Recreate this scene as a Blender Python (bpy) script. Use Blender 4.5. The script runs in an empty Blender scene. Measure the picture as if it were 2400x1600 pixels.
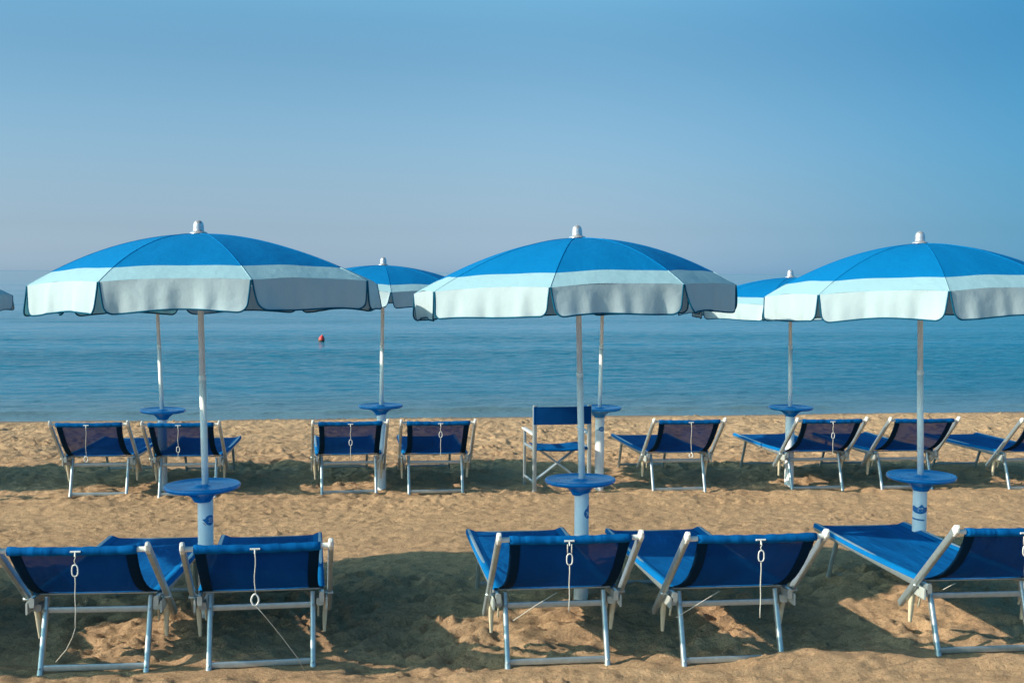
import bpy, math, random
import numpy as np
from mathutils import Vector, Matrix
R = math.radians
scene = bpy.context.scene
C = scene.collection
random.seed(7)

# ------------------------------------------------------------------ camera
CAM_H = 2.03
cam_d = bpy.data.cameras.new("camera")
cam = bpy.data.objects.new("camera", cam_d)
C.objects.link(cam)
scene.camera = cam
cam_d.sensor_width = 36.0
cam_d.lens = 43.62
cam_d.clip_start = 0.1
cam_d.clip_end = 60000.0
cam.location = (0, 0, CAM_H)
YAW, PITCH, ROLL = R(7.16), R(3.17), 0.0053
cam.rotation_euler = (Matrix.Rotation(-YAW, 4, 'Z') @ Matrix.Rotation(R(90) - PITCH, 4, 'X') @ Matrix.Rotation(ROLL, 4, 'Z')).to_euler()

# ------------------------------------------------------------------ sun and sky
SUN_EL = R(27.2)
SUN_AZ = R(12.0)            # how far the sun stands behind the line of the row (toward the camera side)
to_sun = Vector((-math.cos(SUN_EL) * math.cos(SUN_AZ), -math.cos(SUN_EL) * math.sin(SUN_AZ), math.sin(SUN_EL)))
sun_d = bpy.data.lights.new("sun", 'SUN')
sun_d.energy = 4.6
sun_d.angle = R(0.55)
sun_d.color = (1.0, 0.85, 0.66)
sun = bpy.data.objects.new("sun", sun_d)
C.objects.link(sun)
sun.rotation_euler = to_sun.to_track_quat('Z', 'Y').to_euler()

world = bpy.data.worlds.new("World")
scene.world = world
world.use_nodes = True
wn, wl = world.node_tree.nodes, world.node_tree.links
wn.clear()
w_out = wn.new('ShaderNodeOutputWorld')
w_bg = wn.new('ShaderNodeBackground')
sky = wn.new('ShaderNodeTexSky')
sky.sky_type = 'NISHITA'
sky.sun_disc = False
sky.sun_elevation = SUN_EL
sky.sun_rotation = math.atan2(to_sun.x, to_sun.y)
sky.air_density = 1.0
sky.dust_density = 1.5
sky.ozone_density = 1.5
w_bg.inputs['Strength'].default_value = 0.1
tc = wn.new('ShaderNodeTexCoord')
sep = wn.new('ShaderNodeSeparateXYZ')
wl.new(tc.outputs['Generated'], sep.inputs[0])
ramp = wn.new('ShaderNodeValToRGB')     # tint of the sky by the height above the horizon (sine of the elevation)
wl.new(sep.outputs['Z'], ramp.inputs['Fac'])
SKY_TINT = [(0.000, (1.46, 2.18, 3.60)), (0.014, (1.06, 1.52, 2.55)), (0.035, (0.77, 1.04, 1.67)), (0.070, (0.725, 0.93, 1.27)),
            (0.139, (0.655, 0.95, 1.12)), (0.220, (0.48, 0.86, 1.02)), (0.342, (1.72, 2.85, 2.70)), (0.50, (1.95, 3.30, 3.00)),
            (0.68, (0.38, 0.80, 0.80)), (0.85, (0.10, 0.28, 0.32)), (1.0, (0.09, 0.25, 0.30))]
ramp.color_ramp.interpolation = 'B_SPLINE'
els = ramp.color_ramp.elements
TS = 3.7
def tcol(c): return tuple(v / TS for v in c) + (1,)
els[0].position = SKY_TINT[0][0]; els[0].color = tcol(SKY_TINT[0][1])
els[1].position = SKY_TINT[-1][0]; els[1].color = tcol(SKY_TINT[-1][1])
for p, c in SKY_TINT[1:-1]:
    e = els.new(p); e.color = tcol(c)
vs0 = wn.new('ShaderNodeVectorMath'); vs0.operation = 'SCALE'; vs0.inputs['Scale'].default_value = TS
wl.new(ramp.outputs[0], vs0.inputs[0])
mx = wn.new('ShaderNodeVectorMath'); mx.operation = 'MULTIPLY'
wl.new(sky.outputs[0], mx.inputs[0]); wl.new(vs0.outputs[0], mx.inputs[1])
# the clear air is deeper blue toward the north-east, away from the sun
dt = wn.new('ShaderNodeVectorMath'); dt.operation = 'DOT_PRODUCT'; dt.inputs[1].default_value = (0.992, -0.125, 0)
wl.new(tc.outputs['Generated'], dt.inputs[0])
mr = wn.new('ShaderNodeMapRange'); mr.interpolation_type = 'SMOOTHSTEP'; mr.inputs[1].default_value = -0.02; mr.inputs[2].default_value = 0.50
wl.new(dt.outputs['Value'], mr.inputs[0])
mz = wn.new('ShaderNodeMix'); mz.data_type = 'RGBA'; mz.inputs[6].default_value = (1, 1, 1, 1); mz.inputs[7].default_value = (0.23, 0.56, 0.70, 1)
wl.new(mr.outputs[0], mz.inputs[0])
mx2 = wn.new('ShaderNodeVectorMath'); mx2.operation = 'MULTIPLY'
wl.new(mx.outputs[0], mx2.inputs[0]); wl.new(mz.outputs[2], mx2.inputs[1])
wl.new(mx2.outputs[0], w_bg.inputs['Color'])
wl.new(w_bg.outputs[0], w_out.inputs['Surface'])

scene.view_settings.view_transform = 'Standard'
scene.view_settings.look = 'None'
scene.view_settings.gamma = 1.0
scene.view_settings.exposure = 0.4
scene.render.engine = 'CYCLES'
scene.cycles.max_bounces = 8
scene.cycles.transparent_max_bounces = 16

# ------------------------------------------------------------------ helpers
def new_mat(name):
    m = bpy.data.materials.new(name); m.use_nodes = True
    nt = m.node_tree; b = nt.nodes['Principled BSDF']
    return m, nt, b

def noise(nt, scale, detail=4, rough=0.55, vec=None, dim='3D'):
    n = nt.nodes.new('ShaderNodeTexNoise'); n.noise_dimensions = dim
    n.inputs['Scale'].default_value = scale; n.inputs['Detail'].default_value = detail
    n.inputs['Roughness'].default_value = rough
    if vec is not None: nt.links.new(vec, n.inputs['Vector'])
    return n

def mapping(nt, scale, src='Object'):
    t = nt.nodes.new('ShaderNodeTexCoord'); mp = nt.nodes.new('ShaderNodeMapping')
    mp.inputs['Scale'].default_value = scale
    nt.links.new(t.outputs[src], mp.inputs[0]); return mp.outputs[0]

def cramp(nt, fac, stops):
    r = nt.nodes.new('ShaderNodeValToRGB'); e = r.color_ramp.elements
    e[0].position, e[0].color = stops[0][0], tuple(stops[0][1]) + (1,)
    e[1].position, e[1].color = stops[-1][0], tuple(stops[-1][1]) + (1,)
    for p, c in stops[1:-1]:
        q = e.new(p); q.color = tuple(c) + (1,)
    nt.links.new(fac, r.inputs[0]); return r

def bump(nt, h, strength, dist, nrm=None):
    b = nt.nodes.new('ShaderNodeBump'); b.inputs['Strength'].default_value = strength
    b.inputs['Distance'].default_value = dist
    nt.links.new(h, b.inputs['Height'])
    if nrm is not None: nt.links.new(nrm, b.inputs['Normal'])
    return b.outputs[0]

class MB:
    """collects geometry, builds ONE mesh object"""
    def __init__(s): s.v = []; s.f = []; s.mi = []; s.sm = []
    def add(s, vs, fs, mi=0, smooth=True):
        o = len(s.v); s.v += [tuple(p) for p in vs]
        for f in fs: s.f.append(tuple(i + o for i in f)); s.mi.append(mi); s.sm.append(smooth)
    def box(s, c, size, rot=None, mi=0, bev=0.0):
        # box with chamfered long edges along its longest axis
        hx, hy, hz = [a / 2 for a in size]
        pts = [Vector((x * hx, y * hy, z * hz)) for x in (-1, 1) for y in (-1, 1) for z in (-1, 1)]
        if rot is not None: pts = [rot @ p for p in pts]
        c = Vector(c); pts = [p + c for p in pts]
        s.add(pts, [(0, 1, 3, 2), (4, 6, 7, 5), (0, 4, 5, 1), (2, 3, 7, 6), (0, 2, 6, 4), (1, 5, 7, 3)], mi, False)
    def bar(s, a, b, w, h, up=(0, 0, 1), mi=0, n=12, w2=None, h2=None, p=4.0):
        """rounded flat bar (super-ellipse section) from a to b; w across, h along up"""
        a, b = Vector(a), Vector(b); d = (b - a).normalized()
        side = d.cross(Vector(up)).normalized(); u = side.cross(d).normalized()
        w2 = w if w2 is None else w2; h2 = h if h2 is None else h2
        ring = []
        for q, ww, hh in ((a, w, h), (b, w2, h2)):
            for k in range(n):
                t = 2 * math.pi * k / n; ct, st = math.cos(t), math.sin(t)
                x = math.copysign(abs(ct) ** (2 / p), ct) * ww / 2; y = math.copysign(abs(st) ** (2 / p), st) * hh / 2
                ring.append(q + side * x + u * y)
        fs = [(k, (k + 1) % n, n + (k + 1) % n, n + k) for k in range(n)]
        s.add(ring, fs, mi, True)
        s.add(ring[:n], [tuple(range(n))], mi, False); s.add(ring[n:], [tuple(reversed(range(n)))], mi, False)
    def tube(s, pts, r, mi=0, n=8, closed=False, rs=None):
        pts = [Vector(p) for p in pts]; m = len(pts); vs = []
        prev = None
        for i, p in enumerate(pts):
            if closed: d = pts[(i + 1) % m] - pts[i - 1]
            else: d = pts[min(i + 1, m - 1)] - pts[max(i - 1, 0)]
            if d.length < 1e-9: d = Vector((0, 0, 1))
            d.normalize()
            if prev is None:
                u = d.orthogonal().normalized()
            else:
                u = (prev - d * prev.dot(d))
                u = u.normalized() if u.length > 1e-6 else d.orthogonal().normalized()
            prev = u; w = d.cross(u)
            rr = rs[i] if rs else r
            for k in range(n):
                t = 2 * math.pi * k / n
                vs.append(p + u * (math.cos(t) * rr) + w * (math.sin(t) * rr))
        fs = []
        for i in range(m if closed else m - 1):
            j = (i + 1) % m
            for k in range(n):
                k2 = (k + 1) % n
                fs.append((i * n + k, i * n + k2, j * n + k2, j * n + k))
        if not closed:
            fs.append(tuple(reversed(range(n)))); fs.append(tuple(range((m - 1) * n, m * n)))
        s.add(vs, fs, mi, True)
    def lathe(s, prof, mi=0, n=48, c=(0, 0, 0), smooth=True):
        cx, cy, cz = c; vs = []; fs = []
        for (r, z) in prof:
            for k in range(n):
                t = 2 * math.pi * k / n; vs.append((cx + r * math.cos(t), cy + r * math.sin(t), cz + z))
        for i in range(len(prof) - 1):
            for k in range(n):
                k2 = (k + 1) % n; fs.append((i * n + k, i * n + k2, (i + 1) * n + k2, (i + 1) * n + k))
        s.add(vs, fs, mi, smooth)
        for i, rev in ((0, True), (len(prof) - 1, False)):
            if prof[i][0] > 1e-5:
                ids = list(range(i * n, i * n + n)); vv = [vs[q] for q in ids]
                s.add(vv, [tuple(reversed(range(n))) if rev else tuple(range(n))], mi, False)
    def grid(s, P, mi=0, mif=None):
        """P[i][j] points"""
        ni, nj = len(P), len(P[0]); vs = [p for row in P for p in row]; o = len(s.v)
        s.v += [tuple(p) for p in vs]
        for i in range(ni - 1):
            for j in range(nj - 1):
                s.f.append((o + i * nj + j, o + (i + 1) * nj + j, o + (i + 1) * nj + j + 1, o + i * nj + j + 1))
                s.mi.append(mif(i, j) if mif else mi); s.sm.append(True)
    def mesh(s, name, mats, weld=0):
        me = bpy.data.meshes.new(name); me.from_pydata(s.v, [], s.f)
        for m in (mats if isinstance(mats, (list, tuple)) else [mats]): me.materials.append(m)
        me.polygons.foreach_set('material_index', s.mi); me.polygons.foreach_set('use_smooth', s.sm)
        me.update(); return me
    def build(s, name, mats, parent=None, loc=None):
        o = bpy.data.objects.new(name, s.mesh(name, mats)); C.objects.link(o)
        if parent is not None: o.parent = parent
        if loc: o.location = loc
        return o

def tag(o, label=None, cat=None, group=None, kind=None):
    if label: o['label'] = label
    if cat: o['category'] = cat
    if group: o['group'] = group
    if kind: o['kind'] = kind
    return o

def empty(name, loc=(0, 0, 0), rz=0.0):
    o = bpy.data.objects.new(name, None); C.objects.link(o); o.location = loc; o.rotation_euler = (0, 0, rz)
    o.empty_display_size = 0.1; return o

def copy_tree(o, parent=None):
    kids = list(o.children); c = o.copy(); C.objects.link(c)
    if parent is not None: c.parent = parent
    for ch in kids: copy_tree(ch, c)
    return c

# ------------------------------------------------------------------ materials
def cloth(name, col, trans=0.25, see=0.0, rough=0.85, weave=900, tint=None, grad=0.03, crease=False):
    m, nt, b = new_mat(name)
    v = mapping(nt, (1, 1, 1))
    n1 = noise(nt, 5, 4, 0.6, v)
    c0 = [max(0, x * (1 - grad * 3)) for x in col]; c1 = [min(1, x * (1 + grad * 3)) for x in col]
    cr = cramp(nt, n1.outputs['Fac'], [(0.3, c0), (0.7, c1)])
    nt.links.new(cr.outputs[0], b.inputs['Base Color'])
    b.inputs['Roughness'].default_value = rough
    b.inputs['Specular IOR Level'].default_value = 0.05
    n2 = noise(nt, weave, 2, 0.5, v); n3 = noise(nt, 14, 3, 0.5, v)
    nn = bump(nt, n3.outputs['Fac'], 0.25, 0.02); nn = bump(nt, n2.outputs['Fac'], 0.25, 0.0015, nn)
    nt.links.new(nn, b.inputs['Normal'])
    if crease:
        oi = nt.nodes.new('ShaderNodeObjectInfo'); ad = nt.nodes.new('ShaderNodeVectorMath'); ad.operation = 'ADD'
        sc_ = nt.nodes.new('ShaderNodeVectorMath'); sc_.operation = 'SCALE'; sc_.inputs['Scale'].default_value = 37.0
        cx = nt.nodes.new('ShaderNodeCombineXYZ')
        for q in range(3): nt.links.new(oi.outputs['Random'], cx.inputs[q])
        nt.links.new(cx.outputs[0], sc_.inputs[0]); nt.links.new(mapping(nt, (5.5, 1.6, 1.6)), ad.inputs[0]); nt.links.new(sc_.outputs[0], ad.inputs[1])
        nc = noise(nt, 1.0, 3, 0.55, ad.outputs[0]); nc.inputs['Distortion'].default_value = 0.6
        nt.links.new(bump(nt, nc.outputs['Fac'], 0.55, 0.05, nn), b.inputs['Normal'])
        fade = cramp(nt, nc.outputs['Fac'], [(0.30, (0.80, 0.80, 0.82)), (0.70, (1.22, 1.20, 1.15))])
        mf = nt.nodes.new('ShaderNodeMix'); mf.data_type = 'RGBA'; mf.blend_type = 'MULTIPLY'; mf.inputs[0].default_value = 1
        nt.links.new(cr.outputs[0], mf.inputs[6]); nt.links.new(fade.outputs[0], mf.inputs[7]); nt.links.new(mf.outputs[2], b.inputs['Base Color'])
    out = nt.nodes['Material Output']; cur = b.outputs[0]
    if trans > 0:
        t = nt.nodes.new('ShaderNodeBsdfTranslucent'); ms = nt.nodes.new('ShaderNodeMixShader')
        ms.inputs[0].default_value = trans
        if tint:
            t.inputs[0].default_value = tuple(tint) + (1,)
        else:
            nt.links.new(cr.outputs[0], t.inputs[0])
        nt.links.new(cur, ms.inputs[1]); nt.links.new(t.outputs[0], ms.inputs[2]); cur = ms.outputs[0]
    if see > 0:
        t = nt.nodes.new('ShaderNodeBsdfTransparent'); ms = nt.nodes.new('ShaderNodeMixShader')
        ms.inputs[0].default_value = see
        nt.links.new(cur, ms.inputs[1]); nt.links.new(t.outputs[0], ms.inputs[2]); cur = ms.outputs[0]
    nt.links.new(cur, out.inputs[0]); return m

def solid(name, col, rough=0.5, metal=0.0, nscale=0, namp=0.1, bstr=0.0, bscale=60, spec=0.5):
    m, nt, b = new_mat(name)
    b.inputs['Roughness'].default_value = rough; b.inputs['Metallic'].default_value = metal
    b.inputs['Specular IOR Level'].default_value = spec
    v = mapping(nt, (1, 1, 1))
    n1 = noise(nt, nscale or 9, 5, 0.6, v)
    cr = cramp(nt, n1.outputs['Fac'], [(0.3, [x * (1 - namp) for x in col]), (0.7, [min(1, x * (1 + namp)) for x in col])])
    nt.links.new(cr.outputs[0], b.inputs['Base Color'])
    rr = nt.nodes.new('ShaderNodeMapRange'); rr.inputs[3].default_value = rough * 0.8; rr.inputs[4].default_value = min(1, rough * 1.25)
    n3 = noise(nt, 25, 4, 0.6, v); nt.links.new(n3.outputs['Fac'], rr.inputs[0]); nt.links.new(rr.outputs[0], b.inputs['Roughness'])
    if bstr:
        n2 = noise(nt, bscale, 3, 0.5, v); nt.links.new(bump(nt, n2.outputs['Fac'], bstr, 0.002), b.inputs['Normal'])
    return m

M = {}
M['canopy_blue'] = cloth('canopy_blue_cloth', (0.001, 0.162, 0.42), 0.03, grad=0.006)
M['canopy_pale'] = cloth('canopy_border_cloth', (0.30, 0.49, 0.58), 0.08, tint=(0.05, 0.36, 0.50), grad=0.008)
M['valance'] = cloth('valance_cloth', (0.44, 0.55, 0.61), 0.16, tint=(0.05, 0.42, 0.58), grad=0.012)
M['piping'] = cloth('piping_cloth', (0.004, 0.085, 0.16), 0.0)
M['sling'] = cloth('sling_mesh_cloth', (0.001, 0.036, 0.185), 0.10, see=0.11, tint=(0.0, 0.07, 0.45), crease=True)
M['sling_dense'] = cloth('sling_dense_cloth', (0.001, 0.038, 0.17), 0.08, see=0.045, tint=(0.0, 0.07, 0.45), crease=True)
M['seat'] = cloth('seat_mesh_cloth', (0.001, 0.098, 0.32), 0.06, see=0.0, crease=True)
M['hem'] = cloth('hem_cloth', (0.001, 0.016, 0.048), 0.0)
M['seat_hem'] = cloth('seat_hem_cloth', (0.002, 0.15, 0.42), 0.05)
M['chair_cloth'] = cloth('director_chair_cloth', (0.001, 0.045, 0.17), 0.06)
M['alu'] = solid('aluminium', (0.44, 0.51, 0.54), 0.40, 0.70, 30, 0.10)
M['alu_pole'] = solid('pole_aluminium', (0.86, 0.88, 0.84), 0.42, 0.0, 20, 0.06)
M['cap'] = solid('finial_plastic', (0.58, 0.57, 0.60), 0.3, 0.55)
M['white_plastic'] = solid('white_plastic', (0.66, 0.67, 0.66), 0.45, 0, 12, 0.05)
M['pipe'] = solid('white_tube_plastic', (0.86, 0.88, 0.88), 0.4, 0, 6, 0.05)
M['blue_plastic'] = solid('blue_table_plastic', (0.002, 0.235, 0.60), 0.28, 0, 7, 0.06)
M['rope'] = solid('rope', (0.50, 0.49, 0.45), 0.9, 0, 200, 0.2)
M['bracket'] = solid('bracket_plastic', (0.40, 0.43, 0.42), 0.5, 0, 20, 0.12)
M['buff'] = solid('buff_plastic', (0.62, 0.55, 0.40), 0.6, 0, 20, 0.12)
M['decal_blue'] = solid('decal_blue', (0.01, 0.17, 0.42), 0.5, 0, 60, 0.1)
M['decal_white'] = solid('decal_white', (0.75, 0.82, 0.85), 0.5, 0, 60, 0.05)
M['decal_red'] = solid('decal_red', (0.45, 0.08, 0.08), 0.5)
M['buoy_red'] = solid('buoy_red', (0.62, 0.05, 0.04), 0.5, 0, 8, 0.25)
M['buoy_dark'] = solid('buoy_weed', (0.05, 0.06, 0.03), 0.8)

# ------------------------------------------------------------------ numpy noise
def vnoise(x, y, seed):
    rs = np.random.RandomState(seed); T = rs.rand(256, 256).astype(np.float32)
    xi = np.floor(x).astype(np.int64); yi = np.floor(y).astype(np.int64)
    fx = x - xi; fy = y - yi; fx = fx * fx * fx * (fx * (fx * 6 - 15) + 10); fy = fy * fy * fy * (fy * (fy * 6 - 15) + 10)
    a = T[xi & 255, yi & 255]; b = T[(xi + 1) & 255, yi & 255]; c = T[xi & 255, (yi + 1) & 255]; d = T[(xi + 1) & 255, (yi + 1) & 255]
    return (a * (1 - fx) + b * fx) * (1 - fy) + (c * (1 - fx) + d * fx) * fy - 0.5

def fbm(x, y, seed, oct=4, gain=0.5):
    s = 0; a = 1.0
    for o in range(oct):
        ca, sa = math.cos(0.6 * o + 0.3), math.sin(0.6 * o + 0.3)
        s = s + a * vnoise((x * ca - y * sa) * 2 ** o + 17.3 * o, (x * sa + y * ca) * 2 ** o + 9.1 * o, seed + o); a *= gain
    return s

def smooth(a, b, x):
    t = np.clip((x - a) / (b - a), 0, 1); return t * t * (3 - 2 * t)

SEA_Z = -0.47
CREST_Y = 19.2
def base_z(Y):
    Y = np.asarray(Y, dtype=np.float64)
    z = -0.023 * (Y - 6.4)
    zc = -0.023 * (CREST_Y - 6.4)
    z = np.where(Y > CREST_Y, zc - 0.085 * (Y - CREST_Y), z)
    z = np.where(Y > 40, zc - 0.085 * (40 - CREST_Y) - 0.01 * (Y - 40), z)
    z = np.where(Y < 3, -0.023 * (3 - 6.4), z)
    return z

def gz(x, y):
    return float(base_z(y))

# feet of the loungers sink a little; used to keep the sand flat around them
FRONT = [(-1.325, 6.404), (-0.487, 6.374), (1.032, 6.242), (1.945, 6.167), (3.344, 6.188)]
BACK = [(-2.458, 12.20), (-1.614, 12.108), (-0.072, 12.075), (0.769, 12.037), (3.177, 11.914), (4.576, 11.847), (5.499, 11.804), (6.749, 11.609)]

def sand_height(X, Y):
    z = base_z(Y)
    # how trampled: rows yes, raked aisle less
    crs = smooth(19.6, 17.5, Y)
    tr = smooth(8.9, 8.2, Y) * smooth(5.95, 6.35, Y) + smooth(11.3, 12.2, Y) * smooth(21.5, 20.0, Y)
    tr = np.clip(tr, 0, 1)
    farz = 1.1 - 0.35 * smooth(11, 13, Y)
    tr = tr * farz * (0.35 + 0.65 * crs)
    ai = 1 - tr
    inner = 1.0
    z = z + 0.030 * fbm(X * 0.45, Y * 0.5, 3, 2) * smooth(19.5, 17, Y)
    z = z + tr * 0.050 * fbm(X * 1.9, Y * 2.4, 11, 3, 0.5) * inner
    lum = fbm(X * 4.5, Y * 6.0, 21, 4, 0.55)
    z = z + tr * 0.036 * lum
    # wind/rake streaks in the aisle, running along the row
    z = z + ai * 0.016 * fbm(X * 1.3, Y * 9.0, 31, 4, 0.6) * smooth(21.5, 20.5, Y)
    z = z + ai * 0.008 * fbm(X * 5.0, Y * 22.0, 36, 3, 0.6) * smooth(21.5, 20.5, Y)
    # grains and small clods
    cl = fbm(X * 13, Y * 15, 41, 3, 0.6)
    z = z + (0.014 + 0.008 * tr) * cl * smooth(21.0, 20.5, Y)
    cl2 = np.clip(fbm(X * 24, Y * 24, 51, 2, 0.6) - 0.14, 0, 1)
    patch = np.clip(fbm(X * 0.9, Y * 1.5, 61, 3) + 0.05, 0, 1) * 2.5
    z = z + 0.055 * cl2 * (patch * (0.45 + 0.55 * tr) + .12)
    rg = 0.5 - np.abs(fbm(X * 3.1, Y * 4.2, 101, 3, 0.55)) * 2
    z = z + tr * 0.024 * rg
    rg2 = 0.5 - np.abs(fbm(X * 7.5, Y * 9.5, 111, 2, 0.5)) * 2
    z = z + (0.005 + 0.009 * tr) * rg2 * smooth(21.5, 20.5, Y)
    # ridges thrown up along the near side of both rows
    r1 = 5.99 + 0.10 * fbm(X * 0.9, X * 0 + 2.0, 71, 3)
    z = z + 0.024 * (1 + 1.6 * fbm(X * 1.2, X * 0 + 7.0, 75, 3)) * np.exp(-((Y - r1 + 0.03) / 0.11) ** 2)
    r2 = 11.72 - 0.03 * X + 0.08 * fbm(X * 0.7, X * 0 + 4.0, 81, 3)
    z = z + 0.040 * (1 + 1.6 * fbm(X * 1.5, X * 0 + 1.0, 85, 3)) * np.exp(-((Y - r2 + 0.25) / 0.16) ** 2)
    # sand pile under the chair on the right and mid ones
    for (cx, cy, rx, ry, h) in [(3.62, 7.10, .55, .35, .055), (2.25, 6.12, .40, .14, .055), (1.2, 6.85, .5, .25, .03), (-1.1, 6.95, .45, .3, .03), (4.9, 6.6, .6, .4, .04)]:
        z = z + h * np.exp(-((X - cx) / rx) ** 2 - ((Y - cy) / ry) ** 2)
    # sand is trodden flat where the near legs of the front loungers stand
    for q, (cx, cy) in enumerate(FRONT):
        m_ = smooth(.52, .34, np.abs(X - cx - (0.18 if q == 3 else 0) * 0)) * smooth(.20, .10, np.abs(Y - cy + .02))
        if q == 3: m_ = m_ * smooth(cx + .12, cx - .05, X)
        bz_ = base_z(Y) - 0.004
        z = z + m_ * (np.minimum(z, bz_ + 0.15 * (z - bz_)) - z)
    z = z + 0.018 * fbm(X * 0.55, Y * 0.4, 131, 3) * smooth(18.8, 19.8, Y) * smooth(40, 30, Y)
    # rubble of coarse sand on the crest
    z = z + smooth(17.9, 19.0, Y) * smooth(20.8, 19.6, Y) * (0.034 * fbm(X * 3.6, Y * 4.0, 91, 4, 0.7))
    return z

def footprints(X, Y, Z):
    rs = np.random.RandomState(5); marks = []
    def trail(x, y, ang, n, st=0.62):
        for i in range(n):
            s = 1 if i % 2 else -1
            marks.append((x - s * 0.09 * math.sin(ang), y + s * 0.09 * math.cos(ang), ang + s * 0.12, 1.0))
            x += st * math.cos(ang); y += st * math.sin(ang); ang += rs.uniform(-.15, .15)
    for k in range(22):
        trail(rs.uniform(-7, 11), rs.uniform(12.5, 18.6), rs.choice([0, math.pi / 2, 0.7, 2.2]) + rs.uniform(-.3, .3), rs.randint(4, 10))
    for k in range(16):
        trail(rs.uniform(-2.5, 4.5), rs.uniform(6.3, 8.0), rs.uniform(0, math.pi), rs.randint(2, 5), 0.45)
    for k in range(60): marks.append((rs.uniform(-6, 11), rs.uniform(12.6, 19), rs.uniform(0, 3.1), 1.0))
    for k in range(22): marks.append((rs.uniform(-2.3, 4.3), rs.uniform(6.35, 8.0), rs.uniform(0, 3.1), 0.9))
    for k in range(16): marks.append((rs.uniform(-4, 6), rs.uniform(8.8, 11.2), rs.uniform(0, 3.1), 0.35))
    # the run of deep prints left of the lounger pair in the middle of the back row
    for (x, y) in [(-1.05, 13.3), (-0.85, 13.75), (-1.1, 14.2), (-0.9, 14.7), (-0.75, 15.1), (-1.0, 15.6)]: marks.append((x, y, 1.5 + rs.uniform(-.3, .3), 1.5))
    for (mx_, my, a, d) in marks:
        sel = np.where((np.abs(X - mx_) < 0.4) & (np.abs(Y - my) < 0.4))
        if sel[0].size == 0: continue
        dx = X[sel] - mx_; dy = Y[sel] - my
        u = dx * math.cos(a) + dy * math.sin(a); v = -dx * math.sin(a) + dy * math.cos(a)
        q = np.sqrt((u / 0.145) ** 2 + (v / 0.058) ** 2)
        Z[sel] += (d * (0.62 if my > 11 else 1.0)) * (-0.032 * smooth(1.15, 0.6, q) + 0.012 * np.exp(-((q - 1.45) / 0.35) ** 2))
    return Z

# ------------------------------------------------------------------ sand
def axis(lo, hi, inner_lo, inner_hi, step, grow=1.25, inner=None):
    a = list(inner) if inner is not None else list(np.arange(inner_lo, inner_hi + 1e-6, step))
    s = step; x = a[0]; left = []
    while x > lo: s *= grow; x -= s; left.append(x)
    s = (a[-1] - a[-2]); x = a[-1]; right = []
    while x < hi: s *= grow; x += s; right.append(x)
    return np.array(left[::-1] + a + right)

yi = [5.3]
while yi[-1] < 22.6: yi.append(yi[-1] + 0.0105 + 0.0021 * (yi[-1] - 5.3))
xs = axis(-900, 900, -7.5, 12.8, 0.024)
ys = axis(-60, 900, 0, 0, 0.02, 1.3, inner=yi)
Xg, Yg = np.meshgrid(xs, ys)
Zg = sand_height(Xg, Yg)
Zg = footprints(Xg, Yg, Zg)
far = (Xg < -9) | (Xg > 14.5) | (Yg < 4.5)
Zg = np.where(far, base_z(Yg), Zg)
def grid_mesh(name, X, Y, Z, mat):
    ny, nx = X.shape; me = bpy.data.meshes.new(name)
    co = np.stack([X, Y, Z], -1).reshape(-1, 3).astype(np.float32)
    idx = np.arange(ny * nx).reshape(ny, nx)
    q = np.stack([idx[:-1, :-1], idx[:-1, 1:], idx[1:, 1:], idx[1:, :-1]], -1).reshape(-1, 4).astype(np.int32)
    me.vertices.add(len(co)); me.vertices.foreach_set('co', co.ravel())
    me.loops.add(q.size); me.loops.foreach_set('vertex_index', q.ravel())
    me.polygons.add(len(q)); me.polygons.foreach_set('loop_start', np.arange(0, q.size, 4, dtype=np.int32))
    me.polygons.foreach_set('loop_total', np.full(len(q), 4, dtype=np.int32))
    me.update(calc_edges=True); me.polygons.foreach_set('use_smooth', np.ones(len(q), dtype=bool))
    me.materials.append(mat)
    o = bpy.data.objects.new(name, me); C.objects.link(o); return o

def height_at(x, y):
    i = int(np.clip(np.searchsorted(xs, x), 1, len(xs) - 1)); j = int(np.clip(np.searchsorted(ys, y), 1, len(ys) - 1))
    return float(Zg[j, i])

msand, nt, b = new_mat('beach_sand')
v = mapping(nt, (1, 1, 1))
n1 = noise(nt, 0.7, 5, 0.6, v); n2 = noise(nt, 9, 6, 0.7, v); n3 = noise(nt, 260, 3, 0.6, v)
c1 = cramp(nt, n1.outputs['Fac'], [(0.3, (0.495, 0.325, 0.200)), (0.7, (0.575, 0.388, 0.242))])
c2 = cramp(nt, n2.outputs['Fac'], [(0.30, (0.74, 0.73, 0.72)), (0.5, (1, 1, 1)), (0.72, (1.08, 1.07, 1.05))])
c3 = cramp(nt, n3.outputs['Fac'], [(0.32, (0.55, 0.54, 0.54)), (0.46, (1, 1, 1)), (0.66, (1.18, 1.17, 1.14))])
def mixc(nt, a, b_, t='MULTIPLY', f=1.0):
    m_ = nt.nodes.new('ShaderNodeMix'); m_.data_type = 'RGBA'; m_.blend_type = t
    if isinstance(f, float): m_.inputs[0].default_value = f
    else: nt.links.new(f, m_.inputs[0])
    nt.links.new(a, m_.inputs[6])
    if isinstance(b_, tuple): m_.inputs[7].default_value = b_
    else: nt.links.new(b_, m_.inputs[7])
    return m_.outputs[2]
n6 = noise(nt, 62, 3, 0.7, v)
c6 = cramp(nt, n6.outputs['Fac'], [(0.30, (0.58, 0.56, 0.54)), (0.44, (1, 1, 1)), (0.60, (1.04, 1.04, 1.03)), (0.74, (1.32, 1.30, 1.27))])
cc = mixc(nt, mixc(nt, mixc(nt, c1.outputs[0], c2.outputs[0]), c3.outputs[0]), c6.outputs[0])
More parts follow.
